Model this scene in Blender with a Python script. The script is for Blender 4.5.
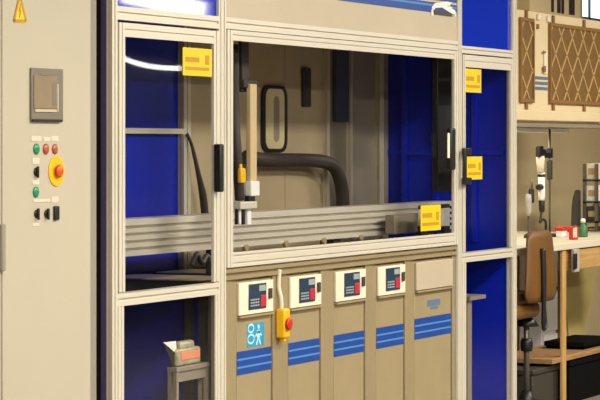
import bpy, bmesh, math, random
from mathutils import Vector, Matrix
random.seed(4)
scene = bpy.context.scene
for o in list(bpy.data.objects): bpy.data.objects.remove(o)
COL = scene.collection

# ------------------------------------------------------------------ camera
TH = math.atan2(2500.0, 1150.0)
CS, SN = math.cos(TH), math.sin(TH)
CAM = Vector((-8.129, -4.486, 1.5))
cd = bpy.data.cameras.new('camera'); cam = bpy.data.objects.new('camera', cd); COL.objects.link(cam)
cd.sensor_width = 36.0; cd.lens = 150.0; cd.shift_y = -56.0/600.0
cd.clip_start = 0.1; cd.clip_end = 100
rx = Vector((CS, -SN, 0)); fw = Vector((SN, CS, 0)); up = Vector((0, 0, 1))
cam.matrix_world = Matrix(((rx.x, up.x, -fw.x, CAM.x), (rx.y, up.y, -fw.y, CAM.y), (rx.z, up.z, -fw.z, CAM.z), (0, 0, 0, 1)))
scene.camera = cam

# ------------------------------------------------------------------ world, lights, exposure
wd = bpy.data.worlds.new('world'); scene.world = wd; wd.use_nodes = True
bg = wd.node_tree.nodes['Background']; bg.inputs[0].default_value = (1.0, 0.93, 0.82, 1); bg.inputs[1].default_value = 0.25
scene.view_settings.view_transform = 'Standard'
scene.view_settings.look = 'None'
scene.view_settings.gamma = 1.0
scene.view_settings.use_curve_mapping = False
scene.view_settings.exposure = 0.05
def area(name, loc, sx, sy, power, col=(1.0, 0.95, 0.86), target=None):
    l = bpy.data.lights.new(name, 'AREA'); l.shape = 'RECTANGLE'; l.size = sx; l.size_y = sy
    l.energy = power; l.color = col
    o = bpy.data.objects.new(name, l); COL.objects.link(o); o.location = loc
    if target is not None:
        o.rotation_euler = (Vector(target)-Vector(loc)).to_track_quat('-Z', 'Y').to_euler()
    return o
LAMPS = [(-3.0, -2.6, 130), (0.2, -2.6, 130), (3.4, -2.6, 130), (6.6, -2.2, 140), (-6.0, -5.5, 160), (-1.5, -6.0, 240), (3.5, -6.0, 200)]
CEIL = 3.3
for lx, ly, lp in LAMPS:
    area('lamp_light', (lx, ly, CEIL-0.13), 1.3, 0.5, lp)

# ------------------------------------------------------------------ helpers
def W(px, py, y=0.0):
    """world point seen at photo position (px, py) on the vertical plane y"""
    u = (px-300)/2500.0
    dx, dy = u*CS+SN, -u*SN+CS
    t = (y-CAM.y)/dy
    return Vector((CAM.x+dx*t, y, CAM.z-(py-144)/2500.0*t))
def lin(c):
    c = c/255.0
    return c/12.92 if c <= 0.04045 else ((c+0.055)/1.055)**2.4
def mat(name, rgb, rough=0.5, metal=0.0, noise=0.06, scale=6.0, bump=0.0, spec=0.5, coat=0.0):
    m = bpy.data.materials.new(name); m.use_nodes = True
    nt = m.node_tree; b = nt.nodes['Principled BSDF']
    c = tuple(lin(v) for v in rgb)
    b.inputs['Roughness'].default_value = rough; b.inputs['Metallic'].default_value = metal
    b.inputs['Specular IOR Level'].default_value = spec
    b.inputs['Coat Weight'].default_value = coat
    tc = nt.nodes.new('ShaderNodeTexCoord'); n = nt.nodes.new('ShaderNodeTexNoise')
    n.inputs['Scale'].default_value = scale; n.inputs['Detail'].default_value = 4
    nt.links.new(tc.outputs['Object'], n.inputs['Vector'])
    r = nt.nodes.new('ShaderNodeValToRGB')
    r.color_ramp.elements[0].position = 0.3; r.color_ramp.elements[1].position = 0.7
    r.color_ramp.elements[0].color = tuple(v*(1-noise) for v in c)+(1,)
    r.color_ramp.elements[1].color = tuple(min(1, v*(1+noise)) for v in c)+(1,)
    nt.links.new(n.outputs['Fac'], r.inputs['Fac']); nt.links.new(r.outputs['Color'], b.inputs['Base Color'])
    if bump:
        bp = nt.nodes.new('ShaderNodeBump'); bp.inputs['Strength'].default_value = bump; bp.inputs['Distance'].default_value = 0.01
        nt.links.new(n.outputs['Fac'], bp.inputs['Height']); nt.links.new(bp.outputs['Normal'], b.inputs['Normal'])
    return m
def wood(name, rgb, rgb2, axis=0, scale=5.0):
    m = mat(name, rgb, 0.5); nt = m.node_tree
    n = [x for x in nt.nodes if x.bl_idname == 'ShaderNodeTexNoise'][0]
    mp = nt.nodes.new('ShaderNodeMapping'); tc = [x for x in nt.nodes if x.bl_idname == 'ShaderNodeTexCoord'][0]
    s = [14, 14, 14]; s[axis] = 1.0; mp.inputs['Scale'].default_value = s
    nt.links.new(tc.outputs['Object'], mp.inputs['Vector']); nt.links.new(mp.outputs['Vector'], n.inputs['Vector'])
    n.inputs['Scale'].default_value = scale
    r = [x for x in nt.nodes if x.bl_idname == 'ShaderNodeValToRGB'][0]
    r.color_ramp.elements[0].color = tuple(lin(v) for v in rgb2)+(1,)
    r.color_ramp.elements[1].color = tuple(lin(v) for v in rgb)+(1,)
    return m
def glass_mat(name, tint, fmax=0.16):
    m = bpy.data.materials.new(name); m.use_nodes = True; nt = m.node_tree
    nt.nodes.clear()
    out = nt.nodes.new('ShaderNodeOutputMaterial'); mix = nt.nodes.new('ShaderNodeMixShader')
    tr = nt.nodes.new('ShaderNodeBsdfTransparent'); gl = nt.nodes.new('ShaderNodeBsdfGlossy'); fr = nt.nodes.new('ShaderNodeFresnel')
    fr.inputs['IOR'].default_value = 1.45; gl.inputs['Roughness'].default_value = 0.02
    tr.inputs['Color'].default_value = tuple(tint)+(1,)
    mn = nt.nodes.new('ShaderNodeMath'); mn.operation = 'MINIMUM'; mn.inputs[1].default_value = fmax
    nt.links.new(fr.outputs['Fac'], mn.inputs[0]); nt.links.new(mn.outputs[0], mix.inputs[0])
    nt.links.new(tr.outputs[0], mix.inputs[1]); nt.links.new(gl.outputs[0], mix.inputs[2]); nt.links.new(mix.outputs[0], out.inputs['Surface'])
    return m
def emit(name, rgb, s):
    m = bpy.data.materials.new(name); m.use_nodes = True; nt = m.node_tree
    b = nt.nodes['Principled BSDF']; b.inputs['Base Color'].default_value = tuple(lin(v) for v in rgb)+(1,)
    b.inputs['Emission Color'].default_value = tuple(lin(v) for v in rgb)+(1,); b.inputs['Emission Strength'].default_value = s
    return m

class MB:
    def __init__(s): s.bm = bmesh.new(); s.m = 0
    def _done(s, fs, smooth=False):
        for f in fs: f.material_index = s.m; f.smooth = smooth
    def box(s, x0, x1, y0, y1, z0, z1, bev=0.0, seg=2):
        x0, x1 = sorted((x0, x1)); y0, y1 = sorted((y0, y1)); z0, z1 = sorted((z0, z1))
        v = [s.bm.verts.new((x, y, z)) for z in (z0, z1) for x, y in ((x0, y0), (x1, y0), (x1, y1), (x0, y1))]
        fs = [s.bm.faces.new([v[i] for i in q]) for q in ((3, 2, 1, 0), (4, 5, 6, 7), (0, 1, 5, 4), (1, 2, 6, 5), (2, 3, 7, 6), (3, 0, 4, 7))]
        s._done(fs)
        if bev > 0:
            es = list({e for f in fs for e in f.edges})
            r = bmesh.ops.bevel(s.bm, geom=es, offset=bev, segments=seg, profile=0.5, affect='EDGES')
            s._done(r['faces'], True)
        return s
    def prism(s, poly, axis, a0, a1):
        def P(p, a):
            return {'x': (a, p[0], p[1]), 'y': (p[0], a, p[1]), 'z': (p[0], p[1], a)}[axis]
        A = [s.bm.verts.new(P(p, a0)) for p in poly]; B = [s.bm.verts.new(P(p, a1)) for p in poly]
        n = len(poly); fs = [s.bm.faces.new(A), s.bm.faces.new(B[::-1])]
        for i in range(n): fs.append(s.bm.faces.new((A[i], B[i], B[(i+1) % n], A[(i+1) % n])))
        s._done(fs); return s
    def cyl(s, p0, p1, r0, r1=None, n=16):
        return s.tube([p0, p1], [r0, r0 if r1 is None else r1], n)
    def tube(s, pts, r, n=12, sm=False):
        pts = [Vector(p) for p in pts]; R = r if isinstance(r, (list, tuple)) else [r]*len(pts)
        if sm:
            q = []; rr = []
            P = [pts[0]]+pts+[pts[-1]]; k = 6
            for i in range(1, len(P)-2):
                for j in range(k):
                    t = j/k; a, b, c, d = P[i-1], P[i], P[i+1], P[i+2]
                    q.append(0.5*((2*b)+(c-a)*t+(2*a-5*b+4*c-d)*t*t+(3*b-a-3*c+d)*t**3)); rr.append(R[i-1]+(R[i]-R[i-1])*t)
            q.append(pts[-1]); rr.append(R[-1]); pts, R = q, rr
        rings = []; prev = None
        for i, p in enumerate(pts):
            t = (pts[min(i+1, len(pts)-1)]-pts[max(i-1, 0)]).normalized()
            if prev is None:
                a = Vector((0, 0, 1)) if abs(t.z) < 0.9 else Vector((1, 0, 0)); u = t.cross(a).normalized()
            else:
                u = (prev-t*prev.dot(t)).normalized()
            prev = u; w = t.cross(u)
            rings.append([s.bm.verts.new(p+(u*math.cos(2*math.pi*k/n)+w*math.sin(2*math.pi*k/n))*R[i]) for k in range(n)])
        fs = []
        for a, b in zip(rings, rings[1:]):
            for k in range(n): fs.append(s.bm.faces.new((a[k], a[(k+1) % n], b[(k+1) % n], b[k])))
        s._done(fs, True)
        s._done([s.bm.faces.new(rings[0][::-1]), s.bm.faces.new(rings[-1])])
        return s
    def lathe(s, prof, c, axis='z', n=20):
        """revolve (radius, height) rows about an axis through c"""
        rings = []
        for r, h in prof:
            ring = []
            for k in range(n):
                a = 2*math.pi*k/n; u, v = max(r, 1e-4)*math.cos(a), max(r, 1e-4)*math.sin(a)
                q = {'z': (u, v, h), '-y': (u, -h, v)}[axis]
                ring.append(s.bm.verts.new((c[0]+q[0], c[1]+q[1], c[2]+q[2])))
            rings.append(ring)
        fs = []
        for a, b in zip(rings, rings[1:]):
            for k in range(n): fs.append(s.bm.faces.new((a[k], a[(k+1) % n], b[(k+1) % n], b[k])))
        s._done(fs, True); s._done([s.bm.faces.new(rings[0][::-1]), s.bm.faces.new(rings[-1])])
        return s
    def bar(s, p0, p1, w, d):
        """thin bar in the xz plane, w wide, d deep in y, between two points"""
        p0, p1 = Vector(p0), Vector(p1); t = (p1-p0).normalized(); n = Vector((-t.z, 0, t.x))*w/2
        pts = [p0+n, p0-n, p1-n, p1+n]
        A = [s.bm.verts.new((p.x, p.y-d/2, p.z)) for p in pts]; B = [s.bm.verts.new((p.x, p.y+d/2, p.z)) for p in pts]
        fs = [s.bm.faces.new(A), s.bm.faces.new(B[::-1])]+[s.bm.faces.new((A[i], B[i], B[(i+1) % 4], A[(i+1) % 4])) for i in range(4)]
        s._done(fs); return s
    def build(s, name, mats, parent=None, label=None, origin=None):
        mats = mats if isinstance(mats, (list, tuple)) else [mats]
        bmesh.ops.recalc_face_normals(s.bm, faces=s.bm.faces)
        root = parent
        while root is not None and root.parent is not None: root = root.parent
        off = Vector(origin) if origin is not None else (root.location.copy() if root is not None else Vector((0, 0, 0)))
        bmesh.ops.translate(s.bm, verts=s.bm.verts, vec=-off)
        me = bpy.data.meshes.new(name); s.bm.to_mesh(me); s.bm.free()
        for m in mats: me.materials.append(m)
        o = bpy.data.objects.new(name, me); COL.objects.link(o)
        if parent is not None: o.parent = parent
        else: o.location = off
        if label: o['label'] = label
        return o
def thing(name, label, cat, loc, group=None):
    o = bpy.data.objects.new(name, None); COL.objects.link(o); o.location = loc; o.empty_display_size = 0.1
    o['label'] = label; o['category'] = cat
    if group: o['group'] = group
    return o
def tag(o, label, cat, group=None):
    o['label'] = label; o['category'] = cat
    if group: o['group'] = group
    return o
def struct(name, mb, m):
    o = mb.build(name, m); o['kind'] = 'structure'; return o
def vprof(mb, x0, x1, y0, y1, z0, z1, slots=1, side=True, sw=0.010, sd=0.008):
    """upright slotted aluminium profile: grooves on the front and left faces"""
    P = [(x0, y0)]
    for k in range(slots):
        c = x0+(x1-x0)*(k+0.5)/slots
        P += [(c-sw/2, y0), (c-sw/2, y0+sd), (c+sw/2, y0+sd), (c+sw/2, y0)]
    P += [(x1, y0), (x1, y1), (x0, y1)]
    if side:
        c = (y0+y1)/2; P += [(x0, c+sw/2), (x0+sd, c+sw/2), (x0+sd, c-sw/2), (x0, c-sw/2)]
    return mb.prism(P, 'z', z0, z1)
def hprof(mb, x0, x1, y0, y1, z0, z1, slots=1, sw=0.010, sd=0.008):
    P = [(y0, z0)]
    for k in range(slots):
        c = z0+(z1-z0)*(k+0.5)/slots
        P += [(y0, c-sw/2), (y0+sd, c-sw/2), (y0+sd, c+sw/2), (y0, c+sw/2)]
    P += [(y0, z1), (y1, z1), (y1, z0)]
    return mb.prism(P, 'x', x0, x1)

# ------------------------------------------------------------------ materials
M = {}
M['alu'] = mat('anodised_aluminium', (222, 215, 197), 0.42, 0.25, 0.03, 3)
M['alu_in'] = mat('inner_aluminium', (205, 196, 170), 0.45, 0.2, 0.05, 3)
M['cab'] = mat('cabinet_paint', (184, 175, 153), 0.55, 0, 0.02, 2)
M['cab_edge'] = mat('cabinet_edge_shade_paint', (142, 134, 120), 0.6, 0, 0.03, 2)  # darker grey paints in the shade on the cabinet's edge; hinge shares it
M['steel'] = mat('brushed_unit_steel', (165, 148, 112), 0.45, 0.15, 0.05, 5)
M['steel_post'] = mat('unit_post_steel', (158, 141, 106), 0.45, 0.15, 0.05, 5)
M['fascia'] = mat('fascia_paint', (194, 180, 154), 0.5, 0.1, 0.03, 3)
M['blue'] = mat('blue_panel', (5, 36, 185), 0.25, 0, 0.05, 1.5, spec=0.5)
M['blue_gloss'] = mat('blue_gloss_panel', (22, 48, 180), 0.04, 0, 0.04, 1.5, spec=0.6)
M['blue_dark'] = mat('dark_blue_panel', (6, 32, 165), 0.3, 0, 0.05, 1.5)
M['stripe'] = mat('blue_stripe', (14, 68, 150), 0.4, 0, 0.04)
M['stripe2'] = mat('light_blue_stripe', (78, 134, 200), 0.4, 0, 0.04)
M['cream'] = mat('cream_plastic', (232, 222, 196), 0.5, 0, 0.02)
M['white'] = mat('white_paint', (236, 234, 226), 0.5, 0, 0.02)
M['black'] = mat('black_plastic', (22, 20, 18), 0.45, 0, 0.05)
M['dark'] = mat('dark_floor_plate', (16, 15, 14), 0.85, 0, 0.1, spec=0.05)
M['screen'] = mat('dark_screen', (48, 66, 84), 0.2, 0, 0.05)
M['key'] = mat('grey_key', (150, 160, 160), 0.5)
M['yellow'] = mat('yellow_sticker', (228, 194, 10), 0.5, 0, 0.02)
M['amber'] = mat('amber_print', (186, 140, 14), 0.6, 0, 0.02)
M['ybox'] = mat('yellow_plastic', (238, 184, 16), 0.4, 0, 0.02)
M['red'] = mat('red_plastic', (205, 40, 22), 0.35, 0, 0.02)
M['red_dim'] = mat('dull_red_lens', (172, 84, 60), 0.35, 0, 0.02)
M['redkey'] = mat('crimson_key', (190, 40, 62), 0.4, 0, 0.02)
M['orange'] = mat('orange_red_button', (214, 84, 22), 0.35, 0, 0.02)
M['green'] = mat('green_lens', (18, 140, 92), 0.35, 0, 0.02)
M['hmi'] = mat('grey_bezel', (118, 110, 94), 0.5, 0, 0.03)
M['hmi_scr'] = mat('brown_grey_screen', (146, 128, 102), 0.25, 0, 0.06, 8)
M['cyan'] = mat('cyan_sticker', (28, 150, 190), 0.5, 0, 0.02)
M['paleblue'] = mat('pale_blue_print', (190, 226, 240), 0.5, 0, 0.02)
M['greyblue'] = mat('grey_blue_print', (92, 116, 140), 0.5, 0, 0.02)
M['inwall'] = mat('inner_beige_sheet', (176, 158, 122), 0.5, 0, 0.08, 3)
M['inwall2'] = mat('inner_grey_sheet', (142, 132, 112), 0.5, 0, 0.08, 3)
M['hose'] = mat('dark_brown_hose', (52, 44, 36), 0.6, 0, 0.1, 20)
M['wall'] = mat('wall_paint', (206, 186, 142), 0.8, 0, 0.04, 2)
M['wall_far'] = mat('far_wall_paint', (92, 88, 84), 0.85, 0, 0.05, 1)
M['floor'] = mat('floor_vinyl', (128, 120, 106), 0.5, 0, 0.08, 3)
M['ceil'] = mat('ceiling_paint', (216, 210, 198), 0.9, 0, 0.02, 2)
M['unit'] = mat('wall_cabinet_paint', (222, 202, 160), 0.55, 0, 0.02, 3)
M['brown_mesh'] = mat('brown_filter', (116, 84, 36), 0.7, 0, 0.12, 30)
M['brown_frame'] = mat('ochre_filter_frame', (136, 98, 48), 0.6, 0, 0.06, 8)
M['mesh_line'] = mat('pale_mesh_wire', (196, 164, 106), 0.5, 0, 0.05)
M['leather'] = mat('brown_leather', (106, 69, 16), 0.55, 0, 0.14, 7, bump=0.05)
M['dk_leather'] = mat('dark_leather', (70, 30, 14), 0.45, 0, 0.1, 7)
M['chrome'] = mat('worn_chrome', (110, 104, 94), 0.35, 0.6, 0.05)
M['pine'] = wood('pine_bench', (206, 164, 100), (176, 132, 74), 2)
M['pine_x'] = wood('pine_apron', (200, 164, 104), (172, 132, 76), 0)
M['shelf'] = wood('shelf_board', (176, 138, 92), (146, 108, 66), 0)
M['benchtop'] = mat('bench_laminate', (216, 206, 182), 0.45, 0, 0.03)
M['khaki'] = mat('khaki_board', (150, 132, 78), 0.7, 0, 0.06, 3)
M['khaki_l'] = mat('light_khaki_board', (176, 158, 98), 0.7, 0, 0.06, 3)
M['pedestal'] = mat('pale_pedestal_paint', (226, 222, 216), 0.6)
M['pale_grey'] = mat('pale_grey_metal', (168, 164, 156), 0.6, 0, 0.04)
M['charcoal'] = mat('charcoal_plastic', (58, 54, 46), 0.5, 0, 0.08)
M['carton'] = mat('tan_carton', (190, 160, 110), 0.8, 0, 0.06)
M['pink'] = mat('salmon_print', (222, 140, 100), 0.7, 0, 0.05)
M['foil'] = mat('crinkled_wrap', (172, 162, 130), 0.35, 0.1, 0.25, 40, bump=0.6)
M['bottle'] = mat('green_plastic', (60, 110, 66), 0.4)
M['glass'] = glass_mat('clear_acrylic', (0.985, 0.985, 0.99), 0.045)
M['lampwhite'] = emit('lamp_tube', (255, 250, 240), 16.0)
M['label'] = mat('label_plate_print', (212, 202, 180), 0.5)
M['duct'] = mat('dark_blue_grey_paint', (62, 66, 84), 0.5)
M['sight'] = mat('pale_sight_pane', (204, 190, 140), 0.4)
M['column'] = mat('beige_arm_paint', (208, 184, 134), 0.5)
M['strip'] = mat('painted_reflection_purple', (84, 72, 108), 0.4)  # colour of the painted blue reflection at the corner post
M['daylight'] = emit('daylight_pane', (255, 251, 250), 1.7)

# ------------------------------------------------------------------ room
RX0, RX1, RY0, RY1 = -11.0, 17.0, -9.5, 1.15
struct('floor', MB().box(RX0, RX1, RY0, RY1, -0.1, 0), M['floor'])
struct('ceiling', MB().box(RX0, RX1, RY0, RY1, CEIL, CEIL+0.1), M['ceil'])
struct('wall_front', MB().box(RX0, RX1, RY0-0.1, RY0, 0, CEIL), M['wall_far'])
struct('wall_left', MB().box(RX0-0.1, RX0, RY0, RY1, 0, CEIL), M['wall_far'])
struct('wall_right', MB().box(RX1, RX1+0.1, RY0, RY1, 0, CEIL), M['wall_far'])
# back wall with a window opening high on the right
wx0 = W(582.5, 5, RY1).x; wx1 = wx0+1.6; wz0 = W(585, 21, RY1).z; wz1 = 3.1
b = MB()
b.box(RX0, wx0, RY1, RY1+0.1, 0, CEIL); b.box(wx1, RX1, RY1, RY1+0.1, 0, CEIL)
b.box(wx0, wx1, RY1, RY1+0.1, 0, wz0); b.box(wx0, wx1, RY1, RY1+0.1, wz1, CEIL)
struct('wall_back', b, M['wall'])
win = struct('window_1', MB().box(wx0, wx1, RY1+0.004, RY1+0.012, wz0, wz1), M['daylight'])
b = MB()
for a in (W(588.2, 5, RY1).x, wx1-0.05): b.box(a, a+(0.035 if a not in (wx0,) else 0.03), RY1-0.008, RY1+0.003, wz0, wz1)
b.box(wx0, wx1, RY1-0.008, RY1+0.003, wz0, wz0+0.03); b.box(wx0, wx1, RY1-0.008, RY1+0.003, wz1-0.04, wz1)
fr = b.build('window_frame', M['greyblue'], win)

# ceiling lamps (housings above the lights)
for i, (lx, ly, lp) in enumerate(LAMPS):
    o = MB().box(lx-0.7, lx+0.7, ly-0.3, ly+0.3, CEIL-0.11, CEIL, 0.01).build('ceiling_lamp', M['white'], None, None, (lx, ly, CEIL))
    tag(o, 'white ceiling lamp housing hung flat above the workshop floor', 'lamp', 'ceiling lamps')

# hanging lamp tubes further down the hall, seen mirrored in the acrylic panes
def mirror_pt(px, py, t):
    u = (px-300)/2500.0
    return Vector((CAM.x+(u*CS+SN)*t, -(CAM.y+(-u*SN+CS)*t), CAM.z-(py-144)/2500.0*t))
def hanging_tube(pts, r, label):
    c = sum(pts, Vector())/len(pts)
    t = thing('hanging_lamp', label, 'lamp', (c.x, c.y, CEIL))
    MB().tube(pts, r, 10, True).build('lamp_tube', M['lampwhite'], t)
    for p in (pts[0], pts[-1]): MB().cyl((p.x, p.y, p.z), (p.x, p.y, CEIL), 0.006, n=6).build('suspension_wire', M['black'], t)
hanging_tube([mirror_pt(a, b_, 22) for a, b_ in ((112, 53), (124, 58.5), (137, 63), (152, 66.5), (168, 68), (185, 68), (202, 64), (216, 58))], 0.021, 'bowed white lamp tube hanging from the ceiling, mirrored in the left door pane')
hanging_tube([mirror_pt(a, b_, 26) for a, b_ in ((126, -6), (150, -1), (180, 6), (206, 11))], 0.09, 'thick straight lamp tube hanging from the ceiling, mirrored in the blue top panel')

# ------------------------------------------------------------------ control cabinet (left)
xe = W(91, 144, -0.03).x; xb = W(97, 144, 0.0).x
cabt = thing('control_cabinet', 'large beige electrical control cabinet with touch panel at left of the machine', 'control cabinet', (-0.75, 0.3, 0))
MB().box(-1.5, xb, 0.0, 0.6, 0.1, 2.35, 0.006).build('cabinet_body', M['cab_edge'], cabt, 'cabinet body behind the beige door, painted grey for its shaded edge')
MB().box(-1.48, xb-0.02, 0.03, 0.58, 0.0, 0.1).build('plinth', M['black'], cabt, 'black plinth')
xs = W(2.0, 240, -0.03).x
door = MB().box(xs+0.004, xe, -0.03, -0.001, 0.14, 2.31, 0.005).build('door', M['cab'], cabt)
MB().box(-1.46, xs-0.004, -0.03, -0.001, 0.14, 2.31, 0.005).build('door', M['cab'], cabt)
CP = -0.03
a, c = W(0.3, 224, CP), W(2.6, 271, CP)
MB().box(a.x-0.01, c.x, CP-0.014, CP, c.z, a.z, 0.004).build('hinge', M['cab_edge'], door, 'grey hinge')
def pr(mb, px0, py0, px1, py1, y, d, bev=0.0):
    a = W(px0, (py0+py1)/2, y); c = W(px1, (py0+py1)/2, y); m_ = (px0+px1)/2
    return mb.box(a.x, c.x, y-d, y, W(m_, py1, y).z, W(m_, py0, y).z, bev)
h = pr(MB(), 29.5, 68.5, 61.5, 121.5, CP, 0.008, 0.003).build('touch_panel', M['hmi'], cabt, 'grey operator panel')
b = MB(); pr(b, 33.5, 76, 56.5, 108.5, CP-0.008, 0.003)
b.m = 1; pr(b, 34.5, 109.2, 56, 112, CP-0.008, 0.004)
pr(b, 56.6, 84, 57.6, 112, CP-0.008, 0.004)
b.m = 2; pr(b, 40, 74, 48, 75.3, CP-0.008, 0.002); pr(b, 52, 82, 56, 106, CP-0.0105, 0.001)
b.build('screen', [M['hmi_scr'], M['fascia'], M['hmi']], h)
pr(MB(), 31, 119.3, 60.5, 121.8, CP-0.004, 0.008).build('panel_edge', M['black'], h, 'black lower edge of the operator panel')
def knob(px, py, r, m, name, label=None, d=0.006):
    p = W(px, py, CP); r *= 0.8
    MB().lathe([(r*1.25, 0), (r*1.25, 0.004), (r, 0.005), (r*0.95, d), (r*0.5, d+0.002)], (p.x, CP, p.z), '-y', 18).build(name, m, cabt, label)
knob(36, 149, 0.019, M['green'], 'indicator', 'green indicator, first of the top row')
knob(45.5, 149, 0.019, M['red_dim'], 'indicator', 'dull red indicator in the middle of the top row')
knob(54.5, 149, 0.018, M['red_dim'], 'indicator', 'red indicator above the emergency stop')
knob(35.5, 192, 0.019, M['green'], 'indicator', 'green indicator low in the left column')
p = W(56, 171, CP)
e = MB().lathe([(0.054, 0), (0.054, 0.003), (0.052, 0.004)], (p.x, CP, p.z), '-y', 32).build('emergency_stop', M['ybox'], cabt, 'yellow emergency stop plate with orange mushroom button')
MB().lathe([(0.014, 0.0), (0.014, 0.006), (0.022, 0.007), (0.024, 0.011), (0.018, 0.016), (0.0, 0.018)], (p.x, CP-0.004, p.z), '-y', 24).build('stop_button', M['orange'], e)
def rotary(px, py):
    p = W(px, py, CP)
    k = MB().lathe([(0.014, 0), (0.014, 0.003), (0.012, 0.004), (0.011, 0.006)], (p.x, CP, p.z), '-y', 18).build('selector_switch', M['black'], cabt, 'black selector switch')
    MB().box(p.x-0.005, p.x+0.005, CP-0.014, CP-0.005, p.z-0.02, p.z+0.02, 0.003).build('switch_lever', M['black'], k)
rotary(35.5, 172); rotary(36, 214); rotary(46, 214)
pr(MB(), 53, 206, 57.5, 220, CP, 0.010, 0.003).build('key_switch', M['black'], cabt, 'black upright key switch')
for x0, y0, x1, y1 in ((31, 136, 41, 141), (43, 137, 50, 141), (51, 136, 58, 141), (32, 158, 39, 164), (32, 180, 39, 184.5), (33, 199, 50, 202), (51, 196.5, 58, 202.5), (32, 223, 39, 226)):
    pr(MB(), x0, y0, x1, y1, CP, 0.002).build('label_plate', M['label'], cabt, 'small white label plate')
# warning triangle
a, c, d_ = W(13.5, 22, CP), W(25.5, 22, CP), W(19.5, -3, CP)
b = MB(); b.prism([(a.x, a.z), (c.x, a.z), (d_.x, d_.z)], 'y', CP-0.002, CP)
b.m = 1; q = Vector(((a.x+c.x)/2, CP-0.0022, a.z))
for p0, p1 in ((a, c), (c, d_), (d_, a)): b.bar((p0.x, CP-0.002, p0.z+0.004), (p1.x, CP-0.002, p1.z+0.004), 0.010, 0.002)
zz = q.z
b.prism([(q.x+0.004, zz+0.068), (q.x-0.010, zz+0.038), (q.x-0.002, zz+0.038), (q.x-0.005, zz+0.016), (q.x+0.010, zz+0.043), (q.x+0.002, zz+0.043)], 'y', CP-0.0035, CP-0.001)
b.build('warning_sign', [M['yellow'], M['amber']], cabt, 'yellow triangle warning sign with a lightning bolt')

# ------------------------------------------------------------------ machine enclosure
mach = thing('machine_enclosure', 'long aluminium framed process machine with acrylic doors and blue panels', 'machine', (2.2, 0.38, 0))
DP = 0.76                                     # depth
ZR = 2.62
AY0, AY1 = 0.0, 0.034
def post(x0, x1, slots=1, y0=AY0, y1=AY1, z0=0.05, z1=ZR, m='alu', side=True):
    return vprof(MB(), x0, x1, y0, y1, z0, z1, slots, side).build('post', M[m], mach)
XL0, XL1 = -0.035, 0.006
XA0, XA1 = 0.845, 0.910
XB0, XB1 = 3.503, 3.560
XR0, XR1 = 4.305, 4.368
post(XL0, XL1); post(XA0, XA1, 2); post(XB0, XB1, 2); post(XR0, XR1, 2)
for x0, x1 in ((XL0, XL1), (XR0, XR1)): post(x0, x1, 1, DP-0.045, DP)
def rail(x0, x1, z0, z1, slots=1, y0=AY0, y1=AY1):
    return hprof(MB(), x0, x1, y0, y1, z0, z1, slots).build('rail', M['alu'], mach)
rail(XL1, XA0, 1.962, 2.012); rail(XA1, XB0, 1.966, 2.012); rail(XB1, XR0, 1.955, 1.992)
rail(XL1, XA0, 0.897, 0.945); rail(XB1, XR0, 0.906, 0.955)
for a0, a1 in ((XL1, XA0), (XA1, XB0), (XB1, XR0)): rail(a0, a1, ZR-0.05, ZR)
for z in (0.9, 2.0):
    rail(XL1, XR0, z, z+0.045, 1, DP-0.045, DP)
# doors
def frame_mesh(x0, x1, z0, z1, w, wb, y0, y1):
    b = MB()
    vprof(b, x0, x0+w, y0, y1, z0, z1, 1, False, 0.008, 0.006); vprof(b, x1-w, x1, y0, y1, z0, z1, 1, False, 0.008, 0.006)
    hprof(b, x0+w, x1-w, y0, y1, z1-wb, z1, 1, 0.008, 0.006)
    if wb: pass
    return b
def sticker(px0, py0, px1, py1, y, parent, label):
    b = MB(); pr(b, px0, py0, px1, py1, y, 0.0015)
    w, h = px1-px0, py1-py0; b.m = 1
    for u0, u1, v0, v1 in ((0.10, 0.58, 0.32, 0.50), (0.78, 0.92, 0.26, 0.60), (0.10, 0.92, 0.68, 0.80)):
        pr(b, px0+w*u0, py0+h*v0, px0+w*u1, py0+h*v1, y-0.0015, 0.0008)
    return b.build('warning_sticker', [M['yellow'], M['amber']], parent, label)
# left door
GY = 0.0
d1 = frame_mesh(0.012, 0.838, 0.95, 1.952, 0.045, 0.052, -0.004, 0.008).build('door', M['alu'], mach)
MB().box(0.050, 0.800, GY, GY+0.006, 0.943, 1.905).build('glass', M['glass'], d1)
sticker(182.5, 48.2, 211.5, 76, GY-0.0005, d1, 'yellow warning sticker on the left door pane')
p0, p1 = W(216.3, 144, -0.01), W(216.3, 192, -0.01)
MB().box(p0.x-0.016, p0.x+0.016, -0.038, -0.005, p1.z, p0.z, 0.006).build('handle', M['black'], d1, 'black bar handle')
# main sliding window
b = frame_mesh(0.916, 3.496, 1.0, 1.962, 0.050, 0.042, -0.004, 0.008)
hprof(b, 0.966, 3.446, -0.004, 0.008, 1.0, 1.060, 2, 0.008, 0.006)
d2 = b.build('window', M['alu'], mach)
MB().box(0.96, 3.45, GY, GY+0.006, 1.055, 1.925).build('glass', M['glass'], d2)
sticker(420.5, 205, 440.5, 230.5, GY-0.0005, d2, 'yellow warning sticker low on the wide window pane')
b = MB(); pr(b, 446, 128, 450.5, 170, -0.004, 0.03, 0.008)
b.m = 1; pr(b, 447.2, 133, 449.3, 158, -0.034, 0.003)
b.build('handle', [M['black'], M['cream']], d2, 'black handle with a cream grip')
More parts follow.
